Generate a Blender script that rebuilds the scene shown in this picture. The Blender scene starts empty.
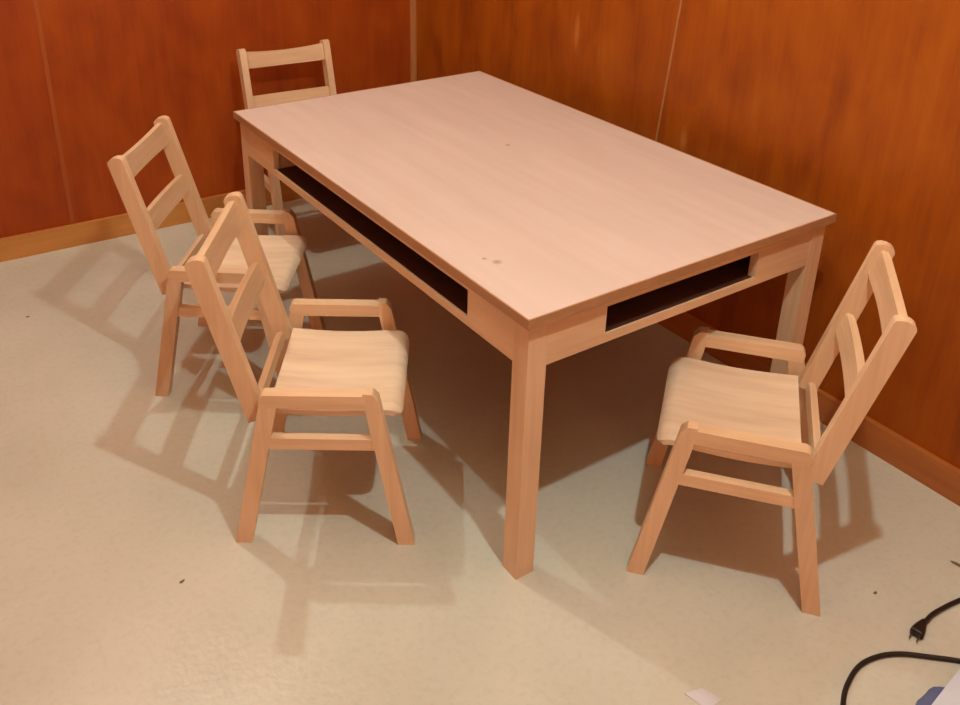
import bpy, bmesh, math, random
from mathutils import Vector, Matrix
random.seed(4)
S = bpy.context.scene
COL = S.collection
PI = math.pi

# ------------------------------------------------------------------ materials
def new_mat(name):
    m = bpy.data.materials.new(name); m.use_nodes = True
    nt = m.node_tree
    return m, nt, nt.nodes, nt.links, nt.nodes['Principled BSDF']

def ramp(N, stops):
    r = N.new('ShaderNodeValToRGB')
    e = r.color_ramp.elements
    while len(e) < len(stops): e.new(0.5)
    for el, (p, c) in zip(e, stops):
        el.position = p; el.color = (c[0], c[1], c[2], 1)
    return r

def lin(r, g, b):
    f = lambda v: ((v/255 + .055)/1.055)**2.4 if v > 10 else v/255/12.92
    return (f(r), f(g), f(b))

def wood(name, axis, c0, c1, rough=.42, fine=90, along=5, rnd=.10, spots=()):
    """straight-grained wood, the grain running along one object axis"""
    m, nt, N, L, B = new_mat(name)
    tc = N.new('ShaderNodeTexCoord')
    oi = N.new('ShaderNodeObjectInfo')
    off = N.new('ShaderNodeVectorMath'); off.operation = 'MULTIPLY_ADD'
    L.new(oi.outputs['Random'], off.inputs[0]); off.inputs[1].default_value = (7.3, 4.1, 5.7)
    L.new(tc.outputs['Object'], off.inputs[2])
    mp = N.new('ShaderNodeMapping')
    sc = [fine]*3; sc[axis] = along
    mp.inputs['Scale'].default_value = sc
    L.new(off.outputs[0], mp.inputs['Vector'])
    n1 = N.new('ShaderNodeTexNoise'); n1.inputs['Scale'].default_value = 1; n1.inputs['Detail'].default_value = 4
    L.new(mp.outputs[0], n1.inputs['Vector'])
    mp2 = N.new('ShaderNodeMapping'); sc2 = [14.0]*3; sc2[axis] = 3
    mp2.inputs['Scale'].default_value = sc2
    L.new(off.outputs[0], mp2.inputs['Vector'])
    n2 = N.new('ShaderNodeTexNoise'); n2.inputs['Scale'].default_value = 1; n2.inputs['Detail'].default_value = 2
    L.new(mp2.outputs[0], n2.inputs['Vector'])
    mx = N.new('ShaderNodeMath'); mx.operation = 'ADD'
    h1 = N.new('ShaderNodeMath'); h1.operation = 'MULTIPLY'; h1.inputs[1].default_value = .5
    h2 = N.new('ShaderNodeMath'); h2.operation = 'MULTIPLY'; h2.inputs[1].default_value = .5
    L.new(n1.outputs['Fac'], h1.inputs[0]); L.new(n2.outputs['Fac'], h2.inputs[0])
    L.new(h1.outputs[0], mx.inputs[0]); L.new(h2.outputs[0], mx.inputs[1])
    r = ramp(N, [(.32, c0), (.68, c1)])
    L.new(mx.outputs[0], r.inputs[0])
    hsv = N.new('ShaderNodeHueSaturation')
    v = N.new('ShaderNodeMapRange'); v.inputs['To Min'].default_value = 1-rnd; v.inputs['To Max'].default_value = 1+rnd*.5
    L.new(oi.outputs['Random'], v.inputs['Value']); L.new(v.outputs[0], hsv.inputs['Value'])
    L.new(r.outputs[0], hsv.inputs['Color'])
    col = hsv.outputs[0]
    for (p, rad) in spots:                      # small ink-like marks
        d = N.new('ShaderNodeVectorMath'); d.operation = 'DISTANCE'
        L.new(tc.outputs['Object'], d.inputs[0]); d.inputs[1].default_value = p
        k = N.new('ShaderNodeMapRange'); k.inputs['From Min'].default_value = rad*.3; k.inputs['From Max'].default_value = rad
        k.inputs['To Min'].default_value = .55; k.inputs['To Max'].default_value = 0
        L.new(d.outputs['Value'], k.inputs['Value'])
        mm = N.new('ShaderNodeMix'); mm.data_type = 'RGBA'
        L.new(k.outputs[0], mm.inputs['Factor']); L.new(col, mm.inputs['A']); mm.inputs['B'].default_value = (*lin(110, 88, 66), 1)
        col = mm.outputs['Result']
    L.new(col, B.inputs['Base Color'])
    B.inputs['Roughness'].default_value = rough
    bp = N.new('ShaderNodeBump'); bp.inputs['Strength'].default_value = .06; bp.inputs['Distance'].default_value = .002
    L.new(n1.outputs['Fac'], bp.inputs['Height']); L.new(bp.outputs[0], B.inputs['Normal'])
    return m

MAPLE0, MAPLE1 = lin(208, 172, 132), lin(230, 198, 160)
MX = wood('maple_along_x', 0, MAPLE0, MAPLE1)
MY = wood('maple_along_y', 1, MAPLE0, MAPLE1)
MZ = wood('maple_along_z', 2, MAPLE0, MAPLE1)
SEATM = wood('maple_plywood_seat', 0, lin(216, 186, 154), lin(240, 216, 186), rough=.3, fine=55, along=6)
TOPM = wood('pale_table_top', 1, lin(203, 183, 170), lin(213, 194, 182), rough=.45, fine=40, along=2.5, rnd=0,
            spots=[((.078, .192, .56), .011), ((.461, .676, .56), .008), ((.066, .215, .56), .006)])
TRAYM = wood('tray_wood_shaded', 1, lin(62, 30, 18), lin(76, 40, 24), rough=.6)  # shade inside the slots put into a darker wood colour

def panel_mat(name, axis, tones, seam, pale_marks=()):
    """red-orange varnished plywood; figure runs upward; sheets differ slightly in tone either side of a joint"""
    m, nt, N, L, B = new_mat(name)
    tc = N.new('ShaderNodeTexCoord')
    mp = N.new('ShaderNodeMapping'); sc = [22, 22, 2.2]; mp.inputs['Scale'].default_value = sc
    L.new(tc.outputs['Object'], mp.inputs['Vector'])
    n1 = N.new('ShaderNodeTexNoise'); n1.inputs['Scale'].default_value = 1; n1.inputs['Detail'].default_value = 5; n1.inputs['Distortion'].default_value = .8
    L.new(mp.outputs[0], n1.inputs['Vector'])
    mp2 = N.new('ShaderNodeMapping'); mp2.inputs['Scale'].default_value = (9, 9, 5)
    L.new(tc.outputs['Object'], mp2.inputs['Vector'])
    n2 = N.new('ShaderNodeTexNoise'); n2.inputs['Scale'].default_value = 1; n2.inputs['Detail'].default_value = 4; n2.inputs['Distortion'].default_value = .6
    L.new(mp2.outputs[0], n2.inputs['Vector'])
    mp3 = N.new('ShaderNodeMapping'); mp3.inputs['Scale'].default_value = (130, 130, 7)
    L.new(tc.outputs['Object'], mp3.inputs['Vector'])
    n3 = N.new('ShaderNodeTexNoise'); n3.inputs['Scale'].default_value = 1; n3.inputs['Detail'].default_value = 2
    L.new(mp3.outputs[0], n3.inputs['Vector'])
    def mul(o, k):
        h = N.new('ShaderNodeMath'); h.operation = 'MULTIPLY'; h.inputs[1].default_value = k; L.new(o, h.inputs[0]); return h.outputs[0]
    def add(a, b):
        h = N.new('ShaderNodeMath'); h.operation = 'ADD'; L.new(a, h.inputs[0]); L.new(b, h.inputs[1]); return h.outputs[0]
    t = add(add(mul(n1.outputs['Fac'], .3), mul(n2.outputs['Fac'], .55)), mul(n3.outputs['Fac'], .15))
    ra = ramp(N, [(.30, tones[0]), (.52, tones[1]), (.72, tones[2])])
    L.new(t, ra.inputs[0])
    sep = N.new('ShaderNodeSeparateXYZ'); L.new(tc.outputs['Object'], sep.inputs[0])
    gt = N.new('ShaderNodeMath'); gt.operation = 'LESS_THAN'; gt.inputs[1].default_value = seam
    L.new(sep.outputs[axis], gt.inputs[0])
    hs = N.new('ShaderNodeHueSaturation'); hs.inputs['Hue'].default_value = .498; hs.inputs['Value'].default_value = .93
    L.new(gt.outputs[0], hs.inputs['Fac']); L.new(ra.outputs[0], hs.inputs['Color'])
    col = hs.outputs[0]
    for (p, sc, rad) in pale_marks:                 # soft-edged paler patches blended in
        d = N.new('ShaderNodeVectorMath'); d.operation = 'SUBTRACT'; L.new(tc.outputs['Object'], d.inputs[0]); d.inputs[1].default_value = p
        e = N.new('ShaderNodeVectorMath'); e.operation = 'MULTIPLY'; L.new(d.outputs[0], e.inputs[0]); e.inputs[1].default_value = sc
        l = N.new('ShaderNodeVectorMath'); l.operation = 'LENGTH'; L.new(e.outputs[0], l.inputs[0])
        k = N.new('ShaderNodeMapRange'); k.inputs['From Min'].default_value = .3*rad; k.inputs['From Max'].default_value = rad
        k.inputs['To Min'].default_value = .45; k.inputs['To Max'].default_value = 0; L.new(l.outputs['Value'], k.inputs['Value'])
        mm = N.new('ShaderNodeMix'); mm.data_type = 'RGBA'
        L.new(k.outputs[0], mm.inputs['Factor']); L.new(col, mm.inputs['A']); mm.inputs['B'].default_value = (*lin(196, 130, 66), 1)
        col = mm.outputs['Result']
    L.new(col, B.inputs['Base Color'])
    B.inputs['Roughness'].default_value = .5
    B.inputs['Specular IOR Level'].default_value = .3
    return m
TONES = (lin(124, 54, 6), lin(154, 76, 7), lin(168, 92, 11))
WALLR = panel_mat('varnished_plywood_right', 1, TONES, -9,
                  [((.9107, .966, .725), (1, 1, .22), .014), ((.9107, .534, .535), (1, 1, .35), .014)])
WALLB = panel_mat('varnished_plywood_back', 0, (lin(134, 52, 8), lin(160, 70, 11), lin(172, 84, 14)), -.33)
WALLX = panel_mat('varnished_plywood_other', 0, (lin(216, 118, 62), lin(232, 140, 80), lin(240, 154, 94)), -99)

TRIM = wood('stained_baseboard', 0, lin(182, 122, 56), lin(204, 144, 74), rough=.45, fine=60, along=3, rnd=0)
TRIMR = wood('stained_baseboard_right', 1, lin(160, 94, 40), lin(184, 114, 52), rough=.45, fine=60, along=3, rnd=0)
CORNER = wood('corner_moulding', 2, lin(160, 104, 56), lin(174, 116, 66), rough=.45, fine=60, along=3, rnd=0)
JOINT = wood('joint_strip', 2, lin(158, 106, 60), lin(170, 116, 68), rough=.5, fine=60, along=3, rnd=0)
JOINTB = wood('joint_strip_back', 2, lin(156, 74, 16), lin(164, 82, 20), rough=.5, fine=60, along=3, rnd=0)

def floor_mat():
    m, nt, N, L, B = new_mat('speckled_vinyl_floor')
    tc = N.new('ShaderNodeTexCoord')
    n1 = N.new('ShaderNodeTexNoise'); n1.inputs['Scale'].default_value = 2.6; n1.inputs['Detail'].default_value = 5
    n2 = N.new('ShaderNodeTexNoise'); n2.inputs['Scale'].default_value = 70; n2.inputs['Detail'].default_value = 3
    for n in (n1, n2): L.new(tc.outputs['Object'], n.inputs['Vector'])
    a = ramp(N, [(.35, lin(193, 194, 177)), (.65, lin(205, 206, 190))]); L.new(n1.outputs['Fac'], a.inputs[0])
    b = ramp(N, [(.34, (.80, .80, .78)), (.5, (1, 1, 1))]); L.new(n2.outputs['Fac'], b.inputs[0])
    mm = N.new('ShaderNodeMix'); mm.data_type = 'RGBA'; mm.blend_type = 'MULTIPLY'; mm.inputs['Factor'].default_value = .25
    L.new(a.outputs[0], mm.inputs['A']); L.new(b.outputs[0], mm.inputs['B'])
    L.new(mm.outputs['Result'], B.inputs['Base Color'])
    B.inputs['Roughness'].default_value = .27
    B.inputs['Specular IOR Level'].default_value = .55
    bp = N.new('ShaderNodeBump'); bp.inputs['Strength'].default_value = .16; bp.inputs['Distance'].default_value = .004
    L.new(n2.outputs['Fac'], bp.inputs['Height']); L.new(bp.outputs[0], B.inputs['Normal'])
    return m

def plain(name, c, rough=.5, noise=0.0, scale=20, metal=0):
    m, nt, N, L, B = new_mat(name)
    tc = N.new('ShaderNodeTexCoord'); n = N.new('ShaderNodeTexNoise'); n.inputs['Scale'].default_value = scale
    L.new(tc.outputs['Object'], n.inputs['Vector'])
    r = ramp(N, [(.3, tuple(x*(1-noise) for x in c)), (.7, tuple(min(1, x*(1+noise)) for x in c))])
    L.new(n.outputs['Fac'], r.inputs[0]); L.new(r.outputs[0], B.inputs['Base Color'])
    B.inputs['Roughness'].default_value = rough; B.inputs['Metallic'].default_value = metal
    return m

# ------------------------------------------------------------------ mesh helpers
def link(name, bm, mat, parent=None, smooth=True):
    bmesh.ops.recalc_face_normals(bm, faces=bm.faces)
    me = bpy.data.meshes.new(name); bm.to_mesh(me); bm.free()
    me.materials.append(mat)
    if smooth:
        for p in me.polygons: p.use_smooth = True
        me.set_sharp_from_angle(angle=math.radians(38))
    o = bpy.data.objects.new(name, me); COL.objects.link(o)
    if parent: o.parent = parent
    return o

def bevel(bm, w, seg=2):
    es = [e for e in bm.edges if len(e.link_faces) == 2 and e.calc_face_angle(0) > .5]
    bmesh.ops.bevel(bm, geom=es, offset=w, segments=seg, profile=.5, affect='EDGES', clamp_overlap=True)

def box(bm, x0, x1, y0, y1, z0, z1):
    v = [bm.verts.new((x, y, z)) for z in (z0, z1) for y in (y0, y1) for x in (x0, x1)]
    for f in ((0, 2, 3, 1), (4, 5, 7, 6), (0, 1, 5, 4), (2, 6, 7, 3), (0, 4, 6, 2), (1, 3, 7, 5)):
        bm.faces.new([v[i] for i in f])

def prism_xz(poly, y0, y1, shear=None):
    """polygon in the x-z plane given thickness along y; shear(z) moves the y centre"""
    bm = bmesh.new()
    a = []; b = []
    for (x, z) in poly:
        s = shear(z) if shear else 0
        a.append(bm.verts.new((x, y0 + s, z))); b.append(bm.verts.new((x, y1 + s, z)))
    n = len(poly)
    bm.faces.new(a); bm.faces.new(list(reversed(b)))
    for i in range(n):
        bm.faces.new((a[i], b[i], b[(i+1) % n], a[(i+1) % n]))
    return bm

def tube(points, rad, mat, name, parent=None, res=10):
    """a round cord swept along a smooth path"""
    P = [Vector(p) for p in points]; Q = []
    for i in range(len(P)-1):
        p0 = P[max(i-1, 0)]; p1 = P[i]; p2 = P[i+1]; p3 = P[min(i+2, len(P)-1)]
        for k in range(10):
            t = k/10
            Q.append(.5*((2*p1) + (p2-p0)*t + (2*p0-5*p1+4*p2-p3)*t*t + (3*p1-p0-3*p2+p3)*t**3))
    Q.append(P[-1])
    bm = bmesh.new(); rings = []
    for i, q in enumerate(Q):
        d = (Q[min(i+1, len(Q)-1)] - Q[max(i-1, 0)]).normalized()
        s = d.cross(Vector((0, 0, 1))).normalized(); u = s.cross(d)
        rings.append([bm.verts.new(q + rad*(math.cos(2*PI*k/res)*s + math.sin(2*PI*k/res)*u)) for k in range(res)])
    for a, b in zip(rings, rings[1:]):
        for k in range(res): bm.faces.new((a[k], a[(k+1) % res], b[(k+1) % res], b[k]))
    bm.faces.new(rings[0]); bm.faces.new(list(reversed(rings[-1])))
    return link(name, bm, mat, parent)

def thing(name, label, cat, loc=(0, 0, 0), rz=0, group=None):
    o = bpy.data.objects.new(name, None); COL.objects.link(o)
    o.empty_display_size = .05
    o.location = loc; o.rotation_euler = (0, 0, rz)
    o['label'] = label; o['category'] = cat
    if group: o['group'] = group
    return o

def tag(o, label, cat, group=None):
    o['label'] = label; o['category'] = cat
    if group: o['group'] = group
    return o

def structure(name, bm, mat, label):
    o = link(name, bm, mat, smooth=False); o['kind'] = 'structure'; o['label'] = label; o['category'] = name.split('_')[0]
    return o

# ------------------------------------------------------------------ the room
XR, YB = .9107, 1.8481
SK = .0283                        # the back wall is a touch off square
XL, YF, HC = -2.4, -2.3, 2.35
bm = bmesh.new(); box(bm, XL, XR, YF, YB+.1, -.05, 0)
structure('floor', bm, floor_mat(), 'speckled beige floor')
bm = bmesh.new(); box(bm, XR, XR+.06, YF, YB+.06, 0, HC)
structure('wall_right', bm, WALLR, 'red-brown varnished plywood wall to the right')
def skewed(x0, x1, d0, d1, z0, z1):   # strip along the back wall, d = distance in front of it
    bm = bmesh.new(); v = []
    for z in (z0, z1):
        for d in (d0, d1):
            for x in (x0, x1):
                v.append(bm.verts.new((x, YB + math.tan(SK)*(XR-x) - d, z)))
    for f in ((0, 2, 3, 1), (4, 5, 7, 6), (0, 1, 5, 4), (2, 6, 7, 3), (0, 4, 6, 2), (1, 3, 7, 5)):
        bm.faces.new([v[i] for i in f])
    return bm
structure('wall_back', skewed(XL, XR, -.06, 0, 0, HC), WALLB, 'red-brown varnished plywood wall at the back')
bm = bmesh.new(); box(bm, XL-.06, XL, YF, YB+.08, 0, HC)
structure('wall_left', bm, WALLX, 'plywood wall to the left, outside the picture')
bm = bmesh.new(); box(bm, XL, XR, YF-.06, YF, 0, HC)
structure('wall_front', bm, WALLX, 'plywood wall behind the viewer')
bm = bmesh.new(); box(bm, XL, XR, YF, YB+.1, HC, HC+.05)
structure('ceiling', bm, plain('ceiling_paint', lin(246, 206, 170), .8, .03), 'low pale ceiling')

def board(bm_, w=.004):
    bevel(bm_, w); return bm_
BH = .072
structure('baseboard_back', board(skewed(XL, XR-.014, 0, .014, 0, BH)), TRIM, 'light brown wooden baseboard along the back wall')
bm = bmesh.new(); box(bm, XR-.014, XR, YF, YB, 0, BH)
structure('baseboard_right', board(bm), TRIMR, 'brown wooden baseboard along the right wall')
# quarter round in the corner of the room
bm = bmesh.new()
ring = [(XR, YB)] + [(XR - .017*math.cos(a), YB - .017*math.sin(a)) for a in [i*PI/12 for i in range(7)]]
lo = [bm.verts.new((x, y, BH)) for x, y in ring]; hi = [bm.verts.new((x, y, HC)) for x, y in ring]
bm.faces.new(lo); bm.faces.new(hi)
for i in range(len(ring)):
    j = (i+1) % len(ring); bm.faces.new((lo[i], lo[j], hi[j], hi[i]))
structure('trim_1', bm, CORNER, 'light moulding strip in the corner of the room')
# narrow strip over the joint in the right wall, not quite plumb
def strip_right(y_lo, z_lo, y_hi, z_hi, w, t):
    bm = bmesh.new(); v = []
    for (y, z) in ((y_lo, z_lo), (y_hi, z_hi)):
        for dx in (0, -t):
            for dy in (-w/2, w/2): v.append(bm.verts.new((XR+dx, y+dy, z)))
    for f in ((0, 1, 3, 2), (4, 6, 7, 5), (0, 2, 6, 4), (1, 5, 7, 3), (2, 3, 7, 6), (0, 4, 5, 1)):
        bm.faces.new([v[i] for i in f])
    return bm
structure('trim_2', strip_right(.665, BH, .456, HC, .006, .0015), JOINT, 'pale narrow joint line down the right wall')
xs = XR - 1.2377
structure('trim_3', skewed(xs-.006, xs+.006, 0, .0015, BH, HC), JOINTB, 'faint narrow joint line down the back wall')

# ------------------------------------------------------------------ the table
W, LEN, H, INS, LW, TT = .786, 1.258, .56, .012, .04, .018
tb = thing('activity_table', 'low rectangular pale wooden table with open storage slots under its top', 'table', (0, 0, 0))
EB = .003
bm = bmesh.new(); box(bm, EB, W-EB, EB, LEN-EB, H-TT, H)
link('table_top', bm, TOPM, tb, smooth=False)
bm = bmesh.new(); z0, z1 = H-TT-.0002, H+.0001
o_ = [(0, 0), (W, 0), (W, LEN), (0, LEN)]; i_ = [(EB, EB), (W-EB, EB), (W-EB, LEN-EB), (EB, LEN-EB)]
V = [[bm.verts.new((x, y, z)) for x, y in q] for z in (z0, z1) for q in (o_, i_)]
for k in range(4):
    j = (k+1) % 4
    for a, b in ((0, 2), (2, 3), (3, 1), (1, 0)):
        bm.faces.new((V[a][k], V[a][j], V[b][j], V[b][k]))
eb = link('edge_band', bm, wood('edge_band_wood', 1, lin(160, 118, 78), lin(180, 134, 92), rough=.5, fine=50, along=4, rnd=0), tb, smooth=False)
eb['label'] = 'brown edge band'
for (x, y) in ((INS, INS), (W-INS-LW, INS), (INS, LEN-INS-LW), (W-INS-LW, LEN-INS-LW)):
    bm = bmesh.new(); box(bm, x, x+LW, y, y+LW, 0, H-TT); bevel(bm, .004)
    link('leg', bm, MZ, tb)
ZB, ZS, ZT = .452, .469, .524          # apron foot, slot foot, slot head
AT = .018
def apron(axis, near):
    bm = bmesh.new()
    if axis == 'x':
        a, b = INS+LW, W-INS-LW; s0, s1 = .182, W-.213
        y0 = INS+.001 if near else LEN-INS-.001-AT
        Bx = lambda p, q, r, s, t=AT: box(bm, p, q, y0 if near else y0+AT-t, y0+t if near else y0+AT, r, s)
    else:
        a, b = INS+LW, LEN-INS-LW; s0, s1 = .188, LEN-.222
        x0 = INS+.001 if near else W-INS-.001-AT
        Bx = lambda p, q, r, s, t=AT: box(bm, x0 if near else x0+AT-t, x0+t if near else x0+AT, p, q, r, s)
    Bx(a-.002, s0, ZB, H-TT); Bx(s1, b+.002, ZB, H-TT)
    Bx(s0, s1, ZB, ZS, .005); Bx(s0, s1, ZT, H-TT)
    return link('apron', bm, MX if axis == 'x' else MY, tb, smooth=False)
for ax in ('x', 'y'):
    for nr in (True, False): apron(ax, nr)
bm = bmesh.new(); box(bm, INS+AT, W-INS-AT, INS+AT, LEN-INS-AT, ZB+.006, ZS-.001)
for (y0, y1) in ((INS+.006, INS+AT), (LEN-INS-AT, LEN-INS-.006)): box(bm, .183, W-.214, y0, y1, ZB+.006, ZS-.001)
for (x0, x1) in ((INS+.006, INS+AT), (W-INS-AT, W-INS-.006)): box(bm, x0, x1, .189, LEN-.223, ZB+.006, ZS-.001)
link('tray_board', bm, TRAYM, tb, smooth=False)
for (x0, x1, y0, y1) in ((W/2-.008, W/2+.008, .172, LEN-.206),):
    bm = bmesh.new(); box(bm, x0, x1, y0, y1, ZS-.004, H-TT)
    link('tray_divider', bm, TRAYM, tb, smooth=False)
for (y0, y1) in ((.172, .188), (LEN-.222, LEN-.206)):      # pale cheeks closing the ends of the long slots
    for (x0, x1) in ((INS+AT-.002, W/2-.008), (W/2+.008, W-INS-AT+.002)):
        bm = bmesh.new(); box(bm, x0, x1, y0, y1, ZS-.004, H-TT)
        link('tray_cheek', bm, MX, tb, smooth=False)

# ------------------------------------------------------------------ the chairs
HR, WF, WR, FT = .341, .1605, .1625, .024       # rail height, foot and rail half widths, frame thickness
shear = lambda k: (lambda z: k*(WF + (WR-WF)*z/HR))
XT, ZTOP, XB, ZBOT = -.2045, .594, -.1185, .268  # back post ends (side view)
PW, PT, PY = .035, .021, .1395
pd = Vector((XT-XB, ZTOP-ZBOT)); PLEN = pd.length; pd /= PLEN
pn = Vector((pd.y, -pd.x))                      # towards the sitter
def post_pt(t, off=0):                          # t = 0 at the top
    p = Vector((XT, ZTOP)) - pd*PLEN*t + pn*off
    return p

def leg_poly(xb, xt, zt, w, cut):
    d = Vector((xt-xb, zt)).normalized(); hw = w/2/d.y
    return [(xb-hw, 0), (xb+hw, 0), (xt+hw+cut, zt), (xt-hw+cut, zt)]

def make_chair(label, group):
    t = thing('toddler_chair', label, 'chair', group=group)
    for k in (1, -1):
        sh = shear(k)
        # front leg, its head cut to a peak just above the rail
        xb, xt = .153, .091
        P = leg_poly(xb, xt, HR+.004, .031, 0)
        P = [P[0], P[1], (P[2][0]-.001, HR-.008), (P[2][0]-.012, HR+.004), (P[3][0]+.003, HR+.005), (P[3][0]+.001, HR-.004)]
        bm = prism_xz(P, -FT/2, FT/2, sh); bevel(bm, .003); link('leg', bm, MZ, t)
        bm = prism_xz(leg_poly(-.1585, -.093, HR-.026, .031, 0), -FT/2, FT/2, sh); bevel(bm, .003); link('leg', bm, MZ, t)
        z0, z1 = HR-.027, HR
        R = [(-.106, z0), (.080, z0), (.083, z1), (-.098, z1), (-.104, z1-.003), (-.108, z1-.010)]
        bm = prism_xz(R, -FT/2-.0005, FT/2+.0005, sh); bevel(bm, .003); link('side_rail', bm, MX, t)
        z0, z1 = .221, .245
        fx = lambda z: .153 + (.091-.153)*z/HR
        rx = lambda z: -.1585 + (-.093+.1585)*z/HR
        bm = prism_xz([(rx(z0)+.004, z0), (fx(z0)-.004, z0), (fx(z1)-.004, z1), (rx(z1)+.004, z1)], -.009, .009, sh)
        bevel(bm, .003); link('stretcher', bm, MX, t)
        # back post with a rounded head
        hw = PW/2; poly = []
        c = post_pt(0) - pd*hw*.55
        for i in range(7):
            a = PI*i/6
            poly.append(tuple(c + pn*hw*math.cos(a) + pd*hw*.55*math.sin(a)))
        e = post_pt(1)
        poly += [tuple(e - pn*hw), tuple(e + pn*hw - pd*0)]
        bm = prism_xz(poly, k*PY-PT/2, k*PY+PT/2); bevel(bm, .0025); link('back_post', bm, MZ, t)
    # curved rails between the posts
    def slat(t0, t1, bow, th, name, off, dip=0):
        bm = bmesh.new(); n = 14; rows = []
        yw = PY - PT/2 + .003
        for i in range(n+1):
            y = -yw + 2*yw*i/n; s = 1-(y/yw)**2
            ring = []
            for (tt, o) in ((t0, th/2), (t0, -th/2), (t1, -th/2), (t1, th/2)):
                tq = tt + (dip*s if tt == t0 else 0)
                p = post_pt(tq, off + o - bow*s)
                ring.append(bm.verts.new((p.x, y, p.y)))
            rows.append(ring)
        for a, b in zip(rows, rows[1:]):
            for k in range(4): bm.faces.new((a[k], a[(k+1) % 4], b[(k+1) % 4], b[k]))
        bm.faces.new(rows[0]); bm.faces.new(list(reversed(rows[-1])))
        es = [e for e in bm.edges if abs(e.verts[0].co.y-e.verts[1].co.y) > .005 and len(e.link_faces) == 2]
        bmesh.ops.bevel(bm, geom=es, offset=.003, segments=2, affect='EDGES', clamp_overlap=True)
        link(name, bm, MY, t)
    slat(.03, .19, .006, .016, 'top_rail', -.001, .02)
    slat(.445, .585, .005, .015, 'back_slat', -.001)
    slat(.94, .995, .0, .014, 'cross_rail', -.004)
    # one-piece bent plywood seat: dished, the front edge rolled down
    prof = []
    for i in range(9): prof.append((-.100 + (.122+.100)*i/8, (.2865) - .006*math.sin(PI*i/8)))
    r = .026
    for i in range(1, 8):
        a = math.radians(66)*i/7
        prof.append((.122 + r*math.sin(a), (.2865) - r + r*math.cos(a)))
    bm = bmesh.new(); ny = 16; th = .011; sw = .1395
    acc = [0]
    for a, b in zip(prof, prof[1:]): acc.append(acc[-1] + math.dist(a, b))
    tot = acc[-1]
    grid_t, grid_b = [], []
    for i, (x, z) in enumerate(prof):
        j0, j1 = max(i-1, 0), min(i+1, len(prof)-1)
        d = Vector((prof[j1][0]-prof[j0][0], prof[j1][1]-prof[j0][1])).normalized(); nn = Vector((-d.y, d.x))
        left = tot - acc[i]; rc = .026                       # rounded front corners
        w = sw if left > rc else sw - rc + math.sqrt(max(rc*rc - (rc-left)**2, 0))
        rt, rb = [], []
        for j in range(ny+1):
            y = w*(-1 + 2*j/ny)
            lift = .004*(abs(y)/sw)**2.2 * (1 if x < .1 else max(0, 1-(x-.1)/.04))
            rt.append(bm.verts.new((x, y, z + lift)))
            rb.append(bm.verts.new((x - nn.x*th, y, z + lift - nn.y*th)))
        grid_t.append(rt); grid_b.append(rb)
    m_ = len(prof)
    for i in range(m_-1):
        for j in range(ny):
            bm.faces.new((grid_t[i][j], grid_t[i+1][j], grid_t[i+1][j+1], grid_t[i][j+1]))
            bm.faces.new((grid_b[i][j], grid_b[i][j+1], grid_b[i+1][j+1], grid_b[i+1][j]))
        for j in (0, ny):
            bm.faces.new((grid_t[i][j], grid_b[i][j], grid_b[i+1][j], grid_t[i+1][j]))
    for i in (0, m_-1):
        for j in range(ny):
            bm.faces.new((grid_t[i][j], grid_t[i][j+1], grid_b[i][j+1], grid_b[i][j]))
    link('seat', bm, SEATM, t)
    return t

def copy_thing(src, label):
    c = src.copy(); COL.objects.link(c); c['label'] = label
    for ch in src.children:
        d = ch.copy(); COL.objects.link(d); d.parent = c
    return c

G = 'small wooden chairs around the table'
proto = make_chair('nearest wooden child chair on the long left side of the table', G)
poses = [(-.1421, .4254, math.radians(-34.0), None),
         (.4378, -.1051, math.radians(129.1), 'light wooden child chair at the short near end, with its back to the right wall'),
         (-.1235, .9690, math.radians(-37.0), 'wooden child chair on the left, partly behind another chair, nearest the back wall'),
         (.3428, 1.5328, math.radians(-93.8), 'wooden child chair beyond the far end of the table, mostly hidden by the table top')]
for i, (x, y, a, lab) in enumerate(poses):
    c = proto if i == 0 else copy_thing(proto, lab)
    c.location = (x, y, 0); c.rotation_euler = (0, 0, a)

# ------------------------------------------------------------------ odds and ends on the floor
BLACK = plain('black_rubber', lin(34, 24, 18), .45, .1)
BRASS = plain('plug_metal', lin(120, 96, 60), .35, .05, metal=.8)
cr = .0042
cord = thing('power_cord', 'black power cord ending in a plug on the floor by the right edge', 'cord', (.533, -.463, 0))
base = Vector((.53, -.472, 0))
def at_(o, p): o.location = p; return o
def rel(pts): return [Vector(p)-base for p in pts]
tube(rel([(.548, -.470, .0085), (.575, -.4665, .006), (.605, -.468, cr), (.657, -.476, cr), (.76, -.50, cr), (.90-.03, -.57, cr)]), cr, BLACK, 'cable', cord)
bm = bmesh.new()                                   # tapered plug body, cord end at +x
d = Vector((1, .22, 0)).normalized(); s = Vector((-d.y, d.x, 0))
secs = [(.030, .0045, .0045), (.024, .0060, .0052), (.012, .0092, .0072), (.0, .0112, .0082), (-.007, .0115, .0084), (-.009, .0100, .0072)]
rings = []
for (u, w, h) in secs:
    c = Vector((.519, -.4745, .0088)) - base + d*u
    rings.append([bm.verts.new(c + s*w*math.copysign(abs(math.cos(a))**.6, math.cos(a)) + Vector((0, 0, h*math.copysign(abs(math.sin(a))**.6, math.sin(a))))) for a in [2*PI*k/16 for k in range(16)]])
for a, b in zip(rings, rings[1:]):
    for k in range(16): bm.faces.new((a[k], a[(k+1) % 16], b[(k+1) % 16], b[k]))
bm.faces.new(rings[0]); bm.faces.new(list(reversed(rings[-1])))
plug = link('plug', bm, BLACK, cord)
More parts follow.
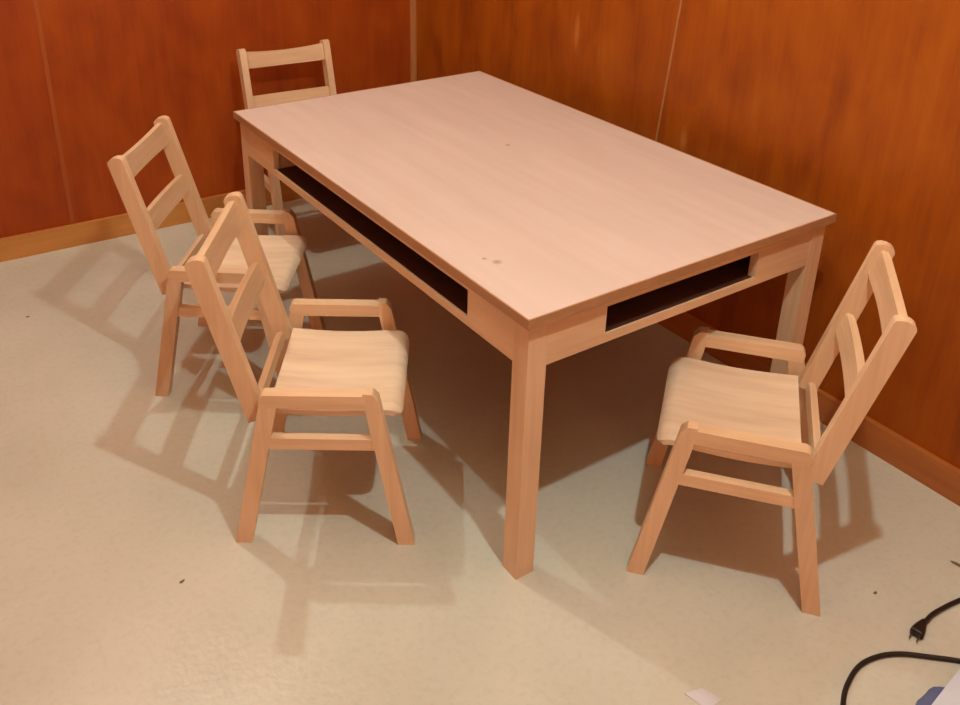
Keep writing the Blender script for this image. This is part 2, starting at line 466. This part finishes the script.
for k in (-1, 1):
    bm = bmesh.new(); box(bm, -.015, 0.001, -.001, .001, -.003, .003); bevel(bm, .0006, 1)
    M = Matrix.Translation(Vector((.519, -.4745, .0088)) - base - d*.008 + s*.006*k) @ Matrix.Rotation(math.atan2(d.y, d.x), 4, 'Z')
    bm.transform(M)
    link('prong', bm, BRASS, plug)
tag(at_(tube([(.19, -.56, cr), (.262, -.508, cr), (.298, -.483, cr), (.331, -.4685, cr), (.376, -.459, cr), (.420, -.466, cr), (.456, -.484, cr), (.493, -.516, cr), (.530, -.551, cr), (.60, -.63, cr)], cr, BLACK, 'electric_cable'), (.003, .0085, 0)),
    'black electric cable curving over the floor at the bottom right corner', 'cord')

# white sheet and the blue bundle under its edge, only their corners in view
bm = bmesh.new(); n = 12
u = (Vector((.512, -.556, 0)) - Vector((.418, -.567, 0))).normalized(); v = Vector((u.y, -u.x, 0))
o0 = Vector((.37, -.575, 0)); top = []; bot = []
for i in range(n+1):
    rt, rb = [], []
    for j in range(n+1):
        p = o0 + u*.21*i/n + v*.15*j/n
        z = .014 + .006*math.sin(3*i/n+.5)*math.cos(2.2*j/n)
        rt.append(bm.verts.new((p.x, p.y, z))); rb.append(bm.verts.new((p.x, p.y, z-.0012 if 0 < j else z-.0012)))
    top.append(rt); bot.append(rb)
for i in range(n):
    for j in range(n):
        bm.faces.new((top[i][j], top[i+1][j], top[i+1][j+1], top[i][j+1])); bm.faces.new((bot[i][j], bot[i][j+1], bot[i+1][j+1], bot[i+1][j]))
    for j in (0, n):
        bm.faces.new((top[i][j], bot[i][j], bot[i+1][j], top[i+1][j])); bm.faces.new((top[j][i], top[j][i+1], bot[j][i+1], bot[j][i]))
tag(at_(link('paper_sheet', bm, plain('white_paper', lin(204, 214, 226), .6, .02)), (.003, .0095, 0)), 'white sheet at the very bottom right corner of the picture', 'paper')
bm = bmesh.new(); bmesh.ops.create_uvsphere(bm, u_segments=28, v_segments=14, radius=1)
for q in bm.verts:
    a = math.atan2(q.co.y, q.co.x)
    k = 1 + .06*math.sin(3*a) + .04*math.sin(7*a+1)
    q.co = Vector((.052*q.co.x*k, .034*q.co.y*k, .0055 + .0055*q.co.z + (.0012*math.sin(9*q.co.x)*math.cos(7*q.co.y) if q.co.z > 0 else 0)))
ob = link('folded_cloth', bm, plain('blue_grey_cloth', lin(92, 100, 136), .85, .1, 60))
ob.location = (.412, -.573, 0); ob.rotation_euler = (0, 0, .1)
tag(ob, 'blue-grey folded cloth showing from under the white sheet', 'cloth')
# scrap of paper
bm = bmesh.new()
pts = [(0, 0), (.030, -.012), (.038, -.045), (.006, -.040)]
a = [bm.verts.new((x, y, .0002)) for x, y in pts]; b = [bm.verts.new((x, y, .0022 if i in (0, 1) else .0012)) for i, (x, y) in enumerate(pts)]
bm.faces.new(a); bm.faces.new(b)
for i in range(4): bm.faces.new((a[i], a[(i+1) % 4], b[(i+1) % 4], b[i]))
ob = link('paper_scrap', bm, plain('pale_paper', lin(206, 206, 212), .6, .02), smooth=False); ob.location = (.096, -.326, 0); ob.rotation_euler = (0, 0, .1)
tag(ob, 'pale scrap of paper on the floor at the bottom edge, below the table leg', 'paper scrap')
# a few specks of dirt
DIRT = plain('dirt', lin(112, 92, 66), .8, .2)
def chip(name, loc, sx, sy, rz, label, cat='debris'):
    bm = bmesh.new(); bmesh.ops.create_icosphere(bm, subdivisions=2, radius=1)
    rr = random.Random(int(loc[0]*1e4))
    for q in bm.verts: q.co = q.co*rr.uniform(.8, 1.15); q.co.x *= sx; q.co.y *= sy; q.co.z = q.co.z*.0012 + .0011
    o = link(name, bm, DIRT); o.location = loc; o.rotation_euler = (0, 0, rz); tag(o, label, cat)
chip('wood_splinter', (.738, -.416, 0), .016, .004, -1.4, 'dark splinter on the floor at the right edge, above the plug')
chip('dirt_speck', (.544, -.370, 0), .0045, .003, 0, 'dark speck on the floor between the right chair and the plug')

chip('dirt_speck', (-.501, .340, 0), .006, .003, .3, 'dark speck on the open floor just left of the nearest chair leg')
chip('dirt_speck', (-.546, 1.486, 0), .005, .0035, 0, 'dark speck on the floor at the far left, in front of the back baseboard')

# ------------------------------------------------------------------ lamps under the ceiling, plus an added fill
def lamp(name, loc, power, rad=.02):
    d = bpy.data.lights.new(name, 'POINT'); d.energy = power; d.shadow_soft_size = rad; d.color = (.87, 1.0, .98)
    o = bpy.data.objects.new(name, d); COL.objects.link(o); o.location = loc; return o
lamp('ceiling_bulb', (-.09, -.56, 2.00), 52)
lamp('ceiling_bulb', (-.37, 1.25, 2.10), 31)
lamp('fill_lamp', (-1.5, -1.7, 2.05), 7, .22)  # unseen soft fill, added behind the viewer to lift the shadows
w = bpy.data.worlds.new('World'); S.world = w; w.use_nodes = True
w.node_tree.nodes['Background'].inputs[0].default_value = (1, .9, .8, 1); w.node_tree.nodes['Background'].inputs[1].default_value = .02

# ------------------------------------------------------------------ camera
cd = bpy.data.cameras.new('camera'); cam = bpy.data.objects.new('camera', cd); COL.objects.link(cam); S.camera = cam
fw = Vector((0.51613365, 0.75614596, -0.40230504)); rt = Vector((0.82987144, -0.5577125, 0.0164366)); up = Vector((0.21194208, 0.34234494, 0.91535812))
M = Matrix((rt, up, -fw)).transposed().to_4x4(); M.translation = Vector((-.8029, -.9795, 1.3063)); cam.matrix_world = M
cd.sensor_fit = 'HORIZONTAL'; cd.sensor_width = 36; cd.lens = 922.19*36/960
cd.shift_x = (480-460.43)/960; cd.shift_y = (208.383-352.5)/960
cd.clip_start = .02

vs = S.view_settings; S.display_settings.display_device = 'sRGB'
vs.view_transform = 'Standard'; vs.look = 'None'; vs.gamma = 1; vs.use_curve_mapping = False; vs.exposure = 0.0
